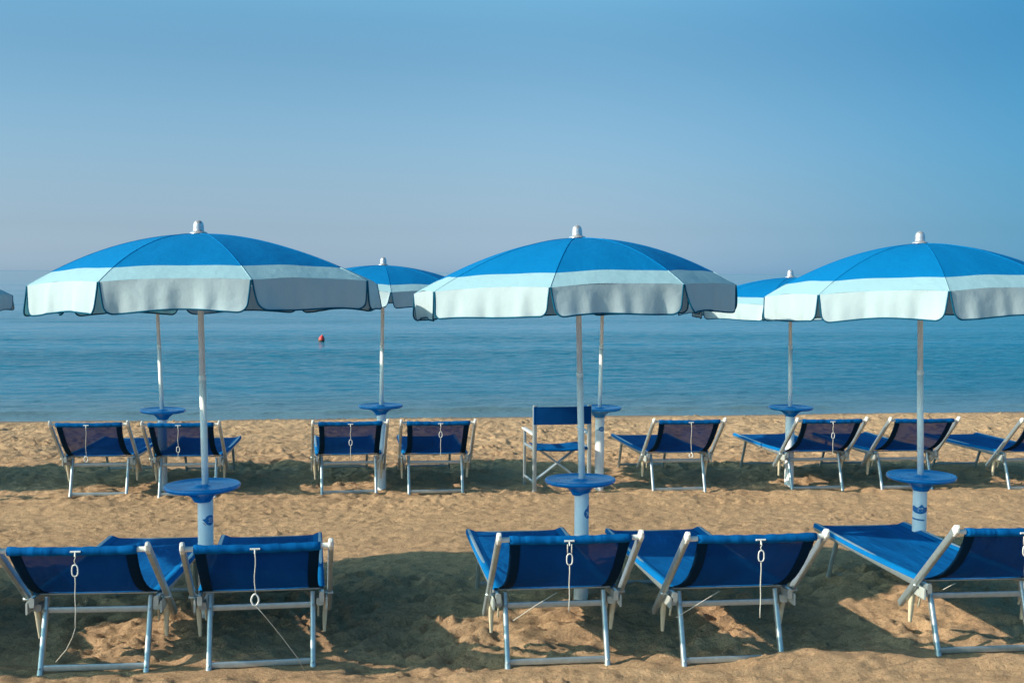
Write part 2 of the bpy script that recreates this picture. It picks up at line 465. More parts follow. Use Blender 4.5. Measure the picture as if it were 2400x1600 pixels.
# scattered dark weed / coarse bits, in drifts
vs_ = mapping(nt, (1.0, 2.2, 1.0)); n4 = noise(nt, 1.6, 3, 0.6, vs_); n5 = noise(nt, 38, 4, 0.75, vs_)
ma = nt.nodes.new('ShaderNodeMath'); ma.operation = 'MULTIPLY'
r4 = cramp(nt, n4.outputs['Fac'], [(0.50, (0, 0, 0)), (0.68, (1, 1, 1))]); r5 = cramp(nt, n5.outputs['Fac'], [(0.56, (0, 0, 0)), (0.66, (1, 1, 1))])
nt.links.new(r4.outputs[0], ma.inputs[0]); nt.links.new(r5.outputs[0], ma.inputs[1])
ma2 = nt.nodes.new('ShaderNodeMath'); ma2.operation = 'MULTIPLY'; ma2.inputs[1].default_value = 0.8
nt.links.new(ma.outputs[0], ma2.inputs[0])
cc = mixc(nt, cc, (0.11, 0.09, 0.06, 1), 'MIX', ma2.outputs[0])
# wet sand by the water: below a height
geo = nt.nodes.new('ShaderNodeNewGeometry'); sp = nt.nodes.new('ShaderNodeSeparateXYZ'); nt.links.new(geo.outputs['Position'], sp.inputs[0])
wet = nt.nodes.new('ShaderNodeMapRange'); wet.inputs[1].default_value = SEA_Z + 0.10; wet.inputs[2].default_value = SEA_Z + 0.03
nt.links.new(sp.outputs['Z'], wet.inputs[0])
cc = mixc(nt, cc, (0.42, 0.42, 0.42, 1), 'MULTIPLY', wet.outputs[0])
nt.links.new(cc, b.inputs['Base Color'])
rm = nt.nodes.new('ShaderNodeMapRange'); rm.inputs[3].default_value = 0.95; rm.inputs[4].default_value = 0.3
nt.links.new(wet.outputs[0], rm.inputs[0]); nt.links.new(rm.outputs[0], b.inputs['Roughness'])
b.inputs['Specular IOR Level'].default_value = 0.15
nb = noise(nt, 30, 5, 0.7, v); nb2 = noise(nt, 190, 3, 0.6, v)
nb3 = noise(nt, 85, 4, 0.75, v)
nn = bump(nt, nb.outputs['Fac'], 0.9, 0.030); nn = bump(nt, nb3.outputs['Fac'], 0.9, 0.012, nn); nn = bump(nt, nb2.outputs['Fac'], 0.8, 0.005, nn)
nt.links.new(nn, b.inputs['Normal'])
tag(grid_mesh('sand', Xg, Yg, Zg, msand), kind='structure')

# ------------------------------------------------------------------ sea
ys2 = [20.4]
while ys2[-1] < 60000: ys2.append(ys2[-1] + max(0.03, 0.0028 * (ys2[-1] - 14)) * (1 if ys2[-1] < 160 else 12))
ys2 = np.array(ys2); xs2 = axis(-40000, 40000, -16, 28, 0.11, 1.12)
Xs, Ys = np.meshgrid(xs2, ys2)
near = smooth(140, 50, Ys)
sea_z = SEA_Z + near * (0.036 * fbm(Xs * 0.16, Ys * 0.75, 201, 3, 0.5) + 0.030 * fbm(Xs * 1.1, Ys * 3.0, 211, 3, 0.55) * smooth(75, 35, Ys)) * smooth(20.9, 22.4, Ys)
# the small swell about to lap the beach
sw = 22.2 + 0.35 * fbm(Xs * 0.25, Xs * 0 + 3, 221, 2)
sea_z = sea_z + 0.085 * np.clip(0.6 + 1.4 * fbm(Xs * 0.22, Xs * 0 + 8, 225, 2), 0, 1) * np.exp(-((Ys - sw) / 0.16) ** 2)
msea, nt, b = new_mat('sea_water')
b.inputs['IOR'].default_value = 1.333
b.inputs['Roughness'].default_value = 0.10
gs = nt.nodes.new('ShaderNodeNewGeometry'); ss = nt.nodes.new('ShaderNodeSeparateXYZ'); nt.links.new(gs.outputs['Position'], ss.inputs[0])
# ruffled near the beach, calm further out, ruffled again toward the horizon
rf = nt.nodes.new('ShaderNodeMath'); rf.operation = 'LOGARITHM'; rf.inputs[1].default_value = 10.0; nt.links.new(ss.outputs['Y'], rf.inputs[0])
calm = cramp(nt, rf.outputs[0], [(0.0, (1, 1, 1)), (0.5, (.5, .5, .5)), (1.0, (1, 1, 1))])
mm = nt.nodes.new('ShaderNodeMapRange'); mm.inputs[1].default_value = 1.3; mm.inputs[2].default_value = 3.9
nt.links.new(rf.outputs[0], mm.inputs[0]); nt.links.new(mm.outputs[0], calm.inputs[0])
e = calm.color_ramp.elements
e[0].position, e[0].color = 0.0, (.75, .75, .75, 1); e[1].position, e[1].color = 0.11, (1.35, 1.35, 1.35, 1); e[2].position, e[2].color = 1.0, (1, 1, 1, 1)
for p, c in ((0.22, .95), (0.34, .40), (0.50, .08), (0.70, .05), (0.80, .05), (0.82, .9)):
    q = e.new(p); q.color = (c, c, c, 1)
v1 = mapping(nt, (0.42, 1.0, 1)); v2 = mapping(nt, (0.22, 0.7, 1)); v3 = mapping(nt, (0.04, 0.20, 1))
a1 = noise(nt, 4.6, 5, 0.62, v1); a2 = noise(nt, 1.2, 4, 0.6, v2); a3 = noise(nt, 0.35, 3, 0.5, v3)
w1 = noise(nt, 0.10, 3, 0.5, mapping(nt, (0.12, 1.0, 1)))
lane = cramp(nt, w1.outputs['Fac'], [(0.38, (.30, .30, .30)), (0.60, (1.2, 1.2, 1.2))])
def mulv(x, y, k=1.0):
    m_ = nt.nodes.new('ShaderNodeMath'); m_.operation = 'MULTIPLY'; nt.links.new(x, m_.inputs[0])
    if y is None: m_.inputs[1].default_value = k
    else: nt.links.new(y, m_.inputs[1])
    return m_.outputs[0]
sl = cramp(nt, mm.outputs[0], [(0.785, (.5, .5, .5)), (0.80, (.10, .10, .10))]); nt.links.new(sl.outputs[0], b.inputs['Specular IOR Level'])
st_ = mulv(calm.outputs[0], lane.outputs[0])
nn = None
for src, k, dist in ((a3, 0.9, 0.30), (a2, 1.15, 0.20), (a1, 1.15, 0.11)):
    bb = nt.nodes.new('ShaderNodeBump'); bb.inputs['Distance'].default_value = dist
    nt.links.new(mulv(st_, None, k), bb.inputs['Strength']); nt.links.new(src.outputs['Fac'], bb.inputs['Height'])
    if nn is not None: nt.links.new(nn, bb.inputs['Normal'])
    nn = bb.outputs[0]
nt.links.new(nn, b.inputs['Normal'])
# body colour: sandy shallows, then deeper teal
dp = cramp(nt, ss.outputs['Y'], [(0, (0, 0, 0)), (1, (1, 1, 1))]); md = nt.nodes.new('ShaderNodeMapRange')
md.inputs[1].default_value = 20; md.inputs[2].default_value = 60; nt.links.new(ss.outputs['Y'], md.inputs[0]); nt.links.new(md.outputs[0], dp.inputs[0])
e = dp.color_ramp.elements
e[0].color = (0.14, 0.18, 0.20, 1); e[1].color = (0.001, 0.155, 0.27, 1)
for p, c in ((0.05, (0.09, 0.16, 0.20)), (0.16, (0.012, 0.13, 0.22)), (0.35, (0.001, 0.130, 0.225))):
    q = e.new(p); q.color = c + (1,)
nt.links.new(dp.outputs[0], b.inputs['Base Color'])
tag(grid_mesh('sea', Xs, Ys, sea_z, msea), kind='structure')

# ------------------------------------------------------------------ lounger
BACK_CURVE = [(-0.335, 0.742), (-0.305, 0.690), (-0.262, 0.630), (-0.212, 0.572), (-0.155, 0.518), (-0.095, 0.472), (-0.030, 0.434), (0.035, 0.405), (0.105, 0.382)]
def make_lounger(rec=0.0):
    # rec lets the backrest down by that many metres at the top
    root = empty('sun_lounger')
    def rc(y, z):
        f = (z - .382) / .36; return (y - rec * .85 * f, z - rec * f)
    def rv(x, y, z):
        y, z = rc(y, z); return Vector((x, y, z))
    for s in (-1, 1):
        m = MB(); m.bar((s * .308, 0.02, .348), (s * .308, 1.775, .322), 0.026, 0.052, n=16); m.build('side_rail', M['alu'], root)
    m = MB(); m.bar((-.30, 1.765, .313), (.30, 1.765, .313), 0.026, 0.034); m.build('foot_bar', M['alu'], root)
    m = MB(); m.bar((-.30, .135, .366), (.30, .135, .366), 0.012, 0.012, p=2); m.build('seat_bar', M['alu'], root)
    d = (rv(0, -.330, .750) - rv(0, .285, .195)).normalized()
    for s in (-1, 1):
        m = MB(); m.bar(rv(s * .350, 0.285, .195), rv(s * .350, -.330, .750), 0.028, 0.040, up=(0, .67, .74), n=16)
        rl = m.build('backrest_rail', M['alu'], root)
        m = MB()
        a = rv(s * .350, -.318, .739); m.bar(a, a + d * 0.042, 0.025, 0.047, up=(0, .67, .74), n=16)
        m.bar(a + d * 0.042, a + d * 0.066, 0.025, 0.047, up=(0, .67, .74), n=16, w2=0.012, h2=0.018)
        m.bar(rv(s * .350, -.337, .748), rv(s * .298, -.337, .748), 0.026, 0.026, p=2.5)
        m.build('end_cap', M['white_plastic'], rl)
    # cloth sleeve round the top bar
    m = MB(); n = 26; pts = []; rs = []
    for i in range(n):
        x = -.300 + .600 * i / (n - 1); pts.append(rv(x, -.340 + 0.002 * math.sin(i * 2.1), .746 - 0.005 * math.sin(math.pi * i / (n - 1)))); rs.append(0.0215 + 0.0016 * math.sin(i * 1.7))
    m.tube(pts, 0.021, 0, 16, rs=rs); m.build('top_bar_sleeve', M['seat'], root)
    # backrest sling with double side hems
    hw = .298; N = len(BACK_CURVE)
    def row(k, x):
        y, z = rc(*BACK_CURVE[k])
        inward = 1 - 0.035 * math.sin(math.pi * k / (N - 1))
        sag = 0.012 * math.sin(math.pi * k / (N - 1)) * (1 - (x / hw) ** 2)
        return (x * inward, y - sag * .7, z - sag * .7)
    xsn = [-hw + .052 + (2 * hw - .104) * i / 14 for i in range(15)]
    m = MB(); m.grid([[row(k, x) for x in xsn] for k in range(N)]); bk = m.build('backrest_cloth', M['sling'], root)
    for s in (-1, 1):
        m = MB()
        xa = [s * (hw - .052 + .052 * i / 4) for i in range(5)]
        fr = [[Vector(row(k, x)) for x in xa] for k in range(N)]
        P = []
        for k in range(N):
            front = [p + Vector((0, -.003, -.003)) for p in fr[k]]; rear = [p + Vector((0, .003, .003)) for p in fr[k]]
            P.append(front + rear[::-1] + [front[0]])
        m.grid(P); m.build('side_hem', M['hem'], bk)
    # seat sling
    SC = [(0.105, 0.382)] + [(0.105 + (1.745 - 0.105) * t, 0.378 - 0.044 * t - 0.012 * math.sin(math.pi * t)) for t in [i / 16 for i in range(1, 17)]] + [(1.768, 0.333), (1.782, 0.316)]
    m = MB(); xs_ = [-.270 + .540 * i / 10 for i in range(11)]
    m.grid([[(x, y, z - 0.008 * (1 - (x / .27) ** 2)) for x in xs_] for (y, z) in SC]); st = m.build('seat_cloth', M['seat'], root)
    for s in (-1, 1):
        m = MB(); m.grid([[(s * (.266 + .030 * i / 3) if i < 4 else s * (.322 if i == 4 else .3245), y, (z + (0.012 if k else 0) * min(1, i / 3) + 0.0015) if i < 5 else z - .012) for i in range(6)] for k, (y, z) in enumerate(SC)])
        m.build('seat_hem', M['seat_hem'], st)
    # legs
    for s in (-1, 1):
        m = MB(); m.bar((s * .262, .135, .350), (s * .262, 0, 0.0), 0.028, 0.034, up=(0, 1, 0), n=16, p=2.8)
        m.bar((s * .262, .003, 0.008), (s * .262, -0.006, -0.016), 0.031, 0.037, up=(0, 1, 0), n=16, p=2.8)
        for (yy, zz) in ((.008, .020), (.112, .288)): m.lathe([(.0075, 0), (.0065, .004), (.0, .0045)], n=10, c=(s * .262, yy, zz)) if False else m.tube([(s * .262, yy - .018, zz), (s * .262, yy - .0215, zz)], .006, n=8)
        m.build('leg', M['alu'], root)
    for s in (-1, 1):
        m = MB(); m.bar((s * .255, 1.50, .320), (s * .255, 1.68, -0.02), 0.026, 0.032, up=(0, 1, 0), n=16, p=2.8); m.build('leg', M['alu'], root)
    m = MB(); m.bar((-.252, .112, .288), (.252, .112, .288), 0.012, 0.034); m.build('cross_bar', M['alu'], root)
    m = MB(); m.bar((-.252, .008, .018), (.252, .008, .020), 0.012, 0.034); m.build('cross_bar', M['alu'], root)
    m = MB(); m.bar((-.246, 1.670, .010), (.246, 1.670, .010), 0.012, 0.026); m.build('cross_bar', M['alu'], root)
    # hinge brackets, bolts, and the buff support arms that hang below
    for s in (-1, 1):
        m = MB(); m.bar((s * .333, .02, .318), (s * .333, .16, .318), 0.010, 0.062, n=16, p=5)
        m.bar((s * .300, .09, .305), (s * .300, .135, .305), 0.040, 0.038, n=16, p=4)
        m.lathe([(0.012, 0), (0.012, .006)], n=14, c=(0, 0, 0)) if False else None
        br = m.build('hinge_bracket', M['bracket'], root)
        m = MB(); m.tube([(s * .318, .09, .352), (s * .368, .09, .352)], 0.009, n=10); m.build('pivot_bolt', M['alu'], br)
        m = MB(); m.bar((s * .330, .165, .330), (s * .326, .205, .225), 0.026, 0.034, up=(0, 1, 0), n=14)
        m.bar((s * .326, .205, .225), (s * .323, .225, .115), 0.027, 0.036, up=(0, 1, 0), n=14, w2=.016, h2=.020); m.build('support_arm', M['buff'], root)
        m = MB(); m.bar((s * .290, .150, .320), (s * .290, .200, .205), 0.012, 0.024, up=(0, 1, 0), n=12, w2=.010, h2=.012); m.build('support_arm', M['buff'], root)
    return root

def ring_pts(c, rx, rz, n=18, p=2.0, tilt=0.3):
    out = []
    for i in range(n):
        t = 2 * math.pi * i / n; ct, st = math.cos(t), math.sin(t)
        out.append((c[0] + rx * math.copysign(abs(ct) ** (2 / p), ct), c[1] - tilt * rz * st * 0.0, c[2] + rz * math.copysign(abs(st) ** (2 / p), st)))
    return out

def back_pt(h, off=0.014):
    """point hanging just clear of the sling's rear face at height h"""
    pts = BACK_CURVE
    for (y0, z0), (y1, z1) in zip(pts[:-1], pts[1:]):
        if z1 <= h <= z0:
            t = (z0 - h) / (z0 - z1); return y0 + (y1 - y0) * t
    return pts[-1][0] if h < pts[-1][1] else pts[0][0]

def make_cord(root, x, ring_h, end_h, style='ring', stray=None, doubled=False):
    """toggle on the top bar, cord with a ring hanging behind the backrest"""
    Y0 = -.372
    m = MB()
    top = .728
    wob = [0.002 * math.sin(7 * k + x * 30) for k in range(12)]
    def hang(h0, h1, n=8):
        return [(x + 0.003 * math.sin(i * 1.1 + x * 9), Y0 - 0.004, h0 + (h1 - h0) * i / (n - 1)) for i in range(n)]
    if doubled:
        for dx in (-.010, .010):
            pts = [(x + dx + a * .0, Y0 - .004, top - (top - ring_h - .03) * t + 0) for t, a in ((0, 0), (.5, 0), (1, 0))]; m.tube(pts, .0030, n=6)
    else:
        m.tube(hang(top, ring_h + .026), .0026, n=6)
    if end_h < ring_h - 0.04:
        m.tube([(x + 0.0012 * math.sin(i * 1.7), Y0 - .004, ring_h - .028 + (end_h - ring_h + .028) * i / 7) for i in range(8)], .0028, n=6)
    cd = m.build('cord', M['rope'], root)
    if stray:
        m = MB(); m.tube(stray, .0022, n=5); m.build('loose_string', M['rope'], cd)
    m = MB()
    if style == 'ring': m.tube(ring_pts((x, Y0 - .006, ring_h), .014, .027, 20, 2.6), .0034, n=7, closed=True)
    elif style == 'hook':
        m.tube([(x - .016, Y0 - .006, ring_h + .012), (x - .020, Y0 - .006, ring_h - .008), (x - .010, Y0 - .006, ring_h - .024), (x + .006, Y0 - .006, ring_h - .026), (x + .018, Y0 - .006, ring_h - .010), (x + .014, Y0 - .006, ring_h + .012), (x, Y0 - .006, ring_h + .026)], .0055, n=7)
    else: m.tube(ring_pts((x, Y0 - .006, ring_h), .018, .028, 20, 1.7), .0044, n=7, closed=True)
    m.build('ring', M['white_plastic'], cd)
    m = MB(); m.bar((x - .024, Y0 + .006, .742), (x + .024, Y0 + .006, .742), .012, .009, p=2.5)
    m.bar((x, Y0 + .003, .740), (x, Y0 - .003, .720), .008, .008, p=2.5); m.build('toggle', M['white_plastic'], cd)

proto = make_lounger(.014)
proto_low = make_lounger(.050)
G_F, G_B = 'front row of blue sun loungers', 'back row of blue sun loungers near the water'
# x, y, turn, dz, cord, label
SPECS = [
 (FRONT[0], -2.0, G_F, (0.02, .655, .385, 'ring', [(0.02, -.376, .385), (0.0, -.36, .33), (-.06, -.24, .24), (-.12, -.2, .17)], False), 'front row blue sun lounger at the far left edge, its cord kinked below the crossbar'),
 (FRONT[1], 2.0, G_F, (-0.01, .50, .47, 'loop', [(-0.01, -.376, .475), (.04, -.33, .40), (.11, -.24, .28), (.19, -.12, .13), (.22, -.08, .05)], False), 'front row sun lounger right of the leftmost, thick cord loop low on its blue back'),
 (FRONT[2], 0.0, G_F, (-0.01, .655, .40, 'ring', [(-.02, -.06, .41), (-.12, .0, .33), (-.23, .05, .24)], True), 'front row blue sun lounger in front of the middle front parasol pole'),
 (FRONT[3], 0.0, G_F, (0.01, .665, .36, 'ring', [(-.10, -.05, .41), (-.20, .0, .33), (-.30, .05, .25)], False), 'front row blue sun lounger second from the right, right foot banked with sand'),
 (FRONT[4], -1.2, G_F, (0.0, .655, .46, 'ring', [(-.18, .0, .40), (-.24, .02, .36)], True), 'front row blue sun lounger cut off by the right edge of the picture'),
 (BACK[0], -1.0, G_B, (-.02, .43, .40, 'loop', None, False), 'back row blue sun lounger farthest left, round ring at the bottom of its back'),
 (BACK[1], -1.0, G_B, (-.02, .52, .42, 'ring', None, False), 'back row blue sun lounger behind the leftmost front parasol pole, second from the left'),
 (BACK[2], 2.5, G_B, (0.0, .57, .40, 'ring', None, False), 'left lounger of the back row pair between the left and middle front parasols'),
 (BACK[3], 0.0, G_B, (0.02, .64, .42, 'ring', None, False), 'right lounger of the back row pair between the left and middle front parasols'),
 (BACK[4], 0.0, G_B, (0.01, .43, .42, 'hook', None, False), 'back row sun lounger just right of the director chair, cord ending in a broken hook'),
 (BACK[5], 0.0, G_B, (0.0, .61, .42, 'ring', None, False), 'back row blue sun lounger directly in front of the right back parasol base'),
 (BACK[6], 0.0, G_B, None, 'back row blue sun lounger behind the rightmost front parasol pole, no cord showing'),
 (BACK[7], 0.0, G_B, None, 'back row blue sun lounger cut off by the right edge of the picture'),
 ((-2.60, 6.43), 1.0, G_F, None, 'front row sun lounger just outside the left picture edge, nearer of two'),
 ((-3.48, 6.46), 0.0, G_F, None, 'front row sun lounger outside the left picture edge, farther of two'),
 ((-4.75, 12.25), 0.0, G_B, None, 'back row sun lounger just outside the left picture edge, nearer of two'),
 ((-5.60, 12.30), 0.0, G_B, None, 'back row sun lounger outside the left picture edge, farther of two'),
]
for i, (p, rz, grp, cord, lab) in enumerate(SPECS):
    o = proto if i == len(SPECS) - 1 else (proto_low if i == 1 else copy_tree(proto_low if i == 0 else proto))
    o.location = (p[0], p[1], gz(*p) + 0.004); o.rotation_euler = (0, 0, R(rz))
    o.name = 'sun_lounger'
    if i < 2: o.rotation_euler[0] = R(-0.9)
    if grp == G_F:
        for ch in o.children:
            if ch.name.startswith('backrest_cloth'):
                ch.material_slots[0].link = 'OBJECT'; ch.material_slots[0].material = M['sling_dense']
    tag(o, lab, 'sun lounger', grp)
    if cord:
        before = set(o.children)
        make_cord(o, *cord)
        dz = .048 if i < 2 else .014
        for ch in o.children:
            if ch not in before: ch.location = (0, -dz * .85, -dz)

# ------------------------------------------------------------------ parasol
PIPE_R = 0.0455
def flap_edge(u, v, W, H, seed, flare):
    """point of a valance flap: u -1..1 across, v 0..1 down -> (along edge, outward, down)"""
    rnd = random.Random(seed)
    ph = [rnd.uniform(0, 6.28) for _ in range(4)]; am = [rnd.uniform(.5, 1) for _ in range(4)]
    r = 0.055; d = v * H
    inset = 0.004 + 0.016 * min(1, v * 1.4)
    if d > H - r:
        q = (d - (H - r)) / r; inset += r * (1 - math.sqrt(max(0, 1 - q * q)))
    hwid = W / 2 - inset; x = u * hwid
    amp = v ** 0.8
    w = 1.35 * amp * (0.008 * am[0] * math.sin(x * 19 + ph[0]) + 0.0048 * am[1] * math.sin(x * 37 + ph[1]) + 0.0026 * am[2] * math.sin(x * 63 + ph[2]))
    w += flare * v * H + 0.010 * am[3] * v * v * math.sin(ph[3] + u * 1.5)
    if rnd.random() < .5: w += 0.030 * max(0, u * (1 if rnd.random() < .5 else -1) - .55) * v * v * 2
    dd = d + v * 0.006 * math.sin(x * 9 + ph[2])
    return x, w, dd

def make_parasol(idx, loc, RAD, rot, lean, canopy_z, drop, table_z, near=True, sticker=None, val_h=.178, ecc=0.0):
    ux, uy = loc; g = gz(ux, uy)
    root = empty('beach_parasol', (ux, uy, g))
    # the pipe with the table
    m = MB(); m.lathe([(PIPE_R, -.12), (PIPE_R, table_z - .085), (PIPE_R * .96, table_z - .080)], n=40)
    pipe = m.build('base_tube', M['pipe'], root)
    T = 0.223
    m = MB()
    m.lathe([(.044, -.100), (.052, -.098), (.056, -.088), (.068, -.070), (.090, -.052), (.112, -.042), (.118, -.038), (.200, -.027), (T - .004, -.018), (T, -.010), (T, .000), (T - .004, .0055), (T - .012, .005), (T - .022, -.002), (.12, -.006), (.055, -.006), (.045, .004), (.0225, .006)], n=72, c=(0, 0, table_z))
    m.build('table', M['blue_plastic'], root).rotation_euler = (R(0.8 * math.sin(idx * 2.3)), R(-1.2 if idx == 1 else .7 * math.cos(idx * 1.7)), 0)
    # upper group leans: bake lean as rotation about the pipe top
    L = Matrix.Translation((0, 0, table_z)) @ Matrix.Rotation(R(lean), 4, 'Y') @  Matrix.Translation((0, 0, -table_z))
    # the cloth is pulled up a little on its near side
    LC = L @ Matrix.Translation((0, 0, canopy_z)) @ Matrix.Rotation(R(-2.0 if near else 0), 4, 'X') @ Matrix.Translation((0, 0, -canopy_z))
    def put(o): o.matrix_local = L; return o
    def putc(o): o.matrix_local = LC; return o
    m = MB(); m.tube([(0, 0, table_z - .10), (0, 0, 1.42)], .0205, n=24); m.tube([(0, 0, 1.40), (0, 0, canopy_z + .02)], .0175, n=24)
    m.lathe([(.0205, 1.41), (.0225, 1.415), (.0225, 1.435), (.0178, 1.44)], n=24)
    put(m.build('pole', M['alu_pole'], root))
    # canopy
    def rib(k, s):
        a = rot + math.pi / 4 * k - math.pi / 2
        return Vector((RAD * s * math.cos(a) + ecc * s * s, RAD * s * math.sin(a), canopy_z - drop * (s ** 1.9)))
    NS, NT = 18, 14; SB = .855
    svals = [0.012] + [i / NS for i in range(1, NS + 1)]
    svals = sorted(set([s for s in svals if abs(s - SB) > .02] + [SB]))
    m = MB()
    rnd = random.Random(idx * 13)
    for k in range(8):
        lift = .014 * rnd.uniform(.8, 1.2); P = []
        for s in svals:
            row_ = []
            for j in range(NT + 1):
                t = j / NT; A, B = rib(k, s), rib(k + 1, s); p = A.lerp(B, t)
                q = 4 * t * (1 - t)
                p.z += lift * q * s ** 2.2 + .003 * s * math.sin(t * 9 + k * 2 + s * 5) * q
                p.x *= 1 - .012 * q * s; p.y *= 1 - .012 * q * s
                row_.append(p)
            P.append(row_)
        m.grid(P, mif=lambda i, j: 0 if svals[i] < SB - 1e-6 else 1)
    for k in range(8):
        m.tube([rib(k, s) + Vector((0, 0, .0005)) for s in svals if s < SB + 1e-6], .0022, mi=0, n=6)
        m.tube([rib(k, s) + Vector((0, 0, .0005)) for s in svals if s > SB - 1e-6], .0022, mi=1, n=6)
    canopy = putc(m.build('canopy', [M['canopy_blue'], M['canopy_pale']], root))
    for k in range(8):
        A, B = rib(k, 1), rib(k + 1, 1); W = (B - A).length; ex = (B - A).normalized(); mid = (A + B) / 2
        eo = Vector((mid.x, mid.y, 0)).normalized(); lift = .024
        flare = random.Random(idx * 100 + k).uniform(.02, .14)
        sd = idx * 31 + k
        def pt(u, v, off=0.0):
            x, w, dd = flap_edge(u, v, W, val_h, sd, flare)
            t = x / W + .5; q = 4 * t * (1 - t)
            top = mid + ex * x; top.z += .014 * q * .98; sh = 1 - .012 * q
            top.x *= sh; top.y *= sh
            return top + eo * (w + off + .001) + Vector((0, 0, -dd))
        m = MB(); NU, NV = 44, 12
        vv = [i / NV * .72 for i in range(NV + 1)] + [.72 + .28 * math.sin(math.pi / 2 * i / 7) for i in range(1, 8)]
        m.grid([[pt(-1 + 2 * j / NU, v_) for j in range(NU + 1)] for v_ in vv])
        bd = [pt(-1, v_) for v_ in vv] + [pt(-1 + 2 * j / NU, 1) for j in range(1, NU)] + [pt(1, v_) for v_ in reversed(vv)]
        m.tube(bd, .0048, mi=1, n=6)
        m.build('valance_flap', [M['valance'], M['piping']], canopy)
    # ribs, struts, runner
    m = MB(); m.lathe([(.030, canopy_z - .42), (.034, canopy_z - .41), (.034, canopy_z - .37), (.022, canopy_z - .36)], n=20)
    put(m.build('runner', M['white_plastic'], root))
    if near:
        for k in range(8):
            m = MB(); m.tube([rib(k, s) + Vector((0, 0, -.010)) for s in (.03, .2, .4, .6, .8, .99)], .0035, n=6)
            rb = putc(m.build('rib', M['alu_pole'], root))
            m = MB(); e = rib(k, .55); m.tube([Vector((e.x * .055, e.y * .055, canopy_z - .39)), e + Vector((0, 0, -.014))], .003, n=6)
            m.build('strut', M['alu_pole'], rb)
    # finial
    m = MB(); m.lathe([(.052, .000), (.050, .006), (.040, .010), (.032, .014), (.0315, .030), (.0305, .048), (.027, .062), (.019, .072), (.010, .0765), (.0, .078)], n=32, c=(0, 0, canopy_z + .004))
    put(m.build('finial', M['cap'], root))
    # sticker on the pipe
    if sticker:
        place_sticker(sticker, pipe)
    return root

def wrap(ang, z, r=PIPE_R + .0012):
    """ang measured from the side facing the camera (-Y), positive to the picture's right"""
    return (r * math.sin(ang), -r * math.cos(ang), z)

def patch(m, poly, z0, a0, r, mi):
    """poly: list of (x metres, z metres) convex-ish outline; triangulated as strips and wrapped round the pipe"""
    cx = sum(p[0] for p in poly) / len(poly); cz = sum(p[1] for p in poly) / len(poly)
    n = len(poly); rings = 6; vs = []; fs = []
    for q in range(rings + 1):
        t = q / rings
        for (x, z) in poly:
            X = cx + (x - cx) * t; Z = cz + (z - cz) * t
            vs.append(wrap(a0 + X / PIPE_R, z0 + Z, r))
    for q in range(rings):
        for k in range(n):
            k2 = (k + 1) % n; fs.append((q * n + k, q * n + k2, (q + 1) * n + k2, (q + 1) * n + k))
    m.add(vs, fs, mi, True)

def disc(cx, cz, r, n=28, sx=1.0):
    return [(cx + sx * r * math.cos(2 * math.pi * i / n), cz + r * math.sin(2 * math.pi * i / n)) for i in range(n)]

def text_strokes(m, strokes, z0, a0, r, w=.0022):
    for st in strokes:
        m.tube([wrap(a0 + x / PIPE_R, z0 + z, r) for x, z in st], w, mi=1, n=5)

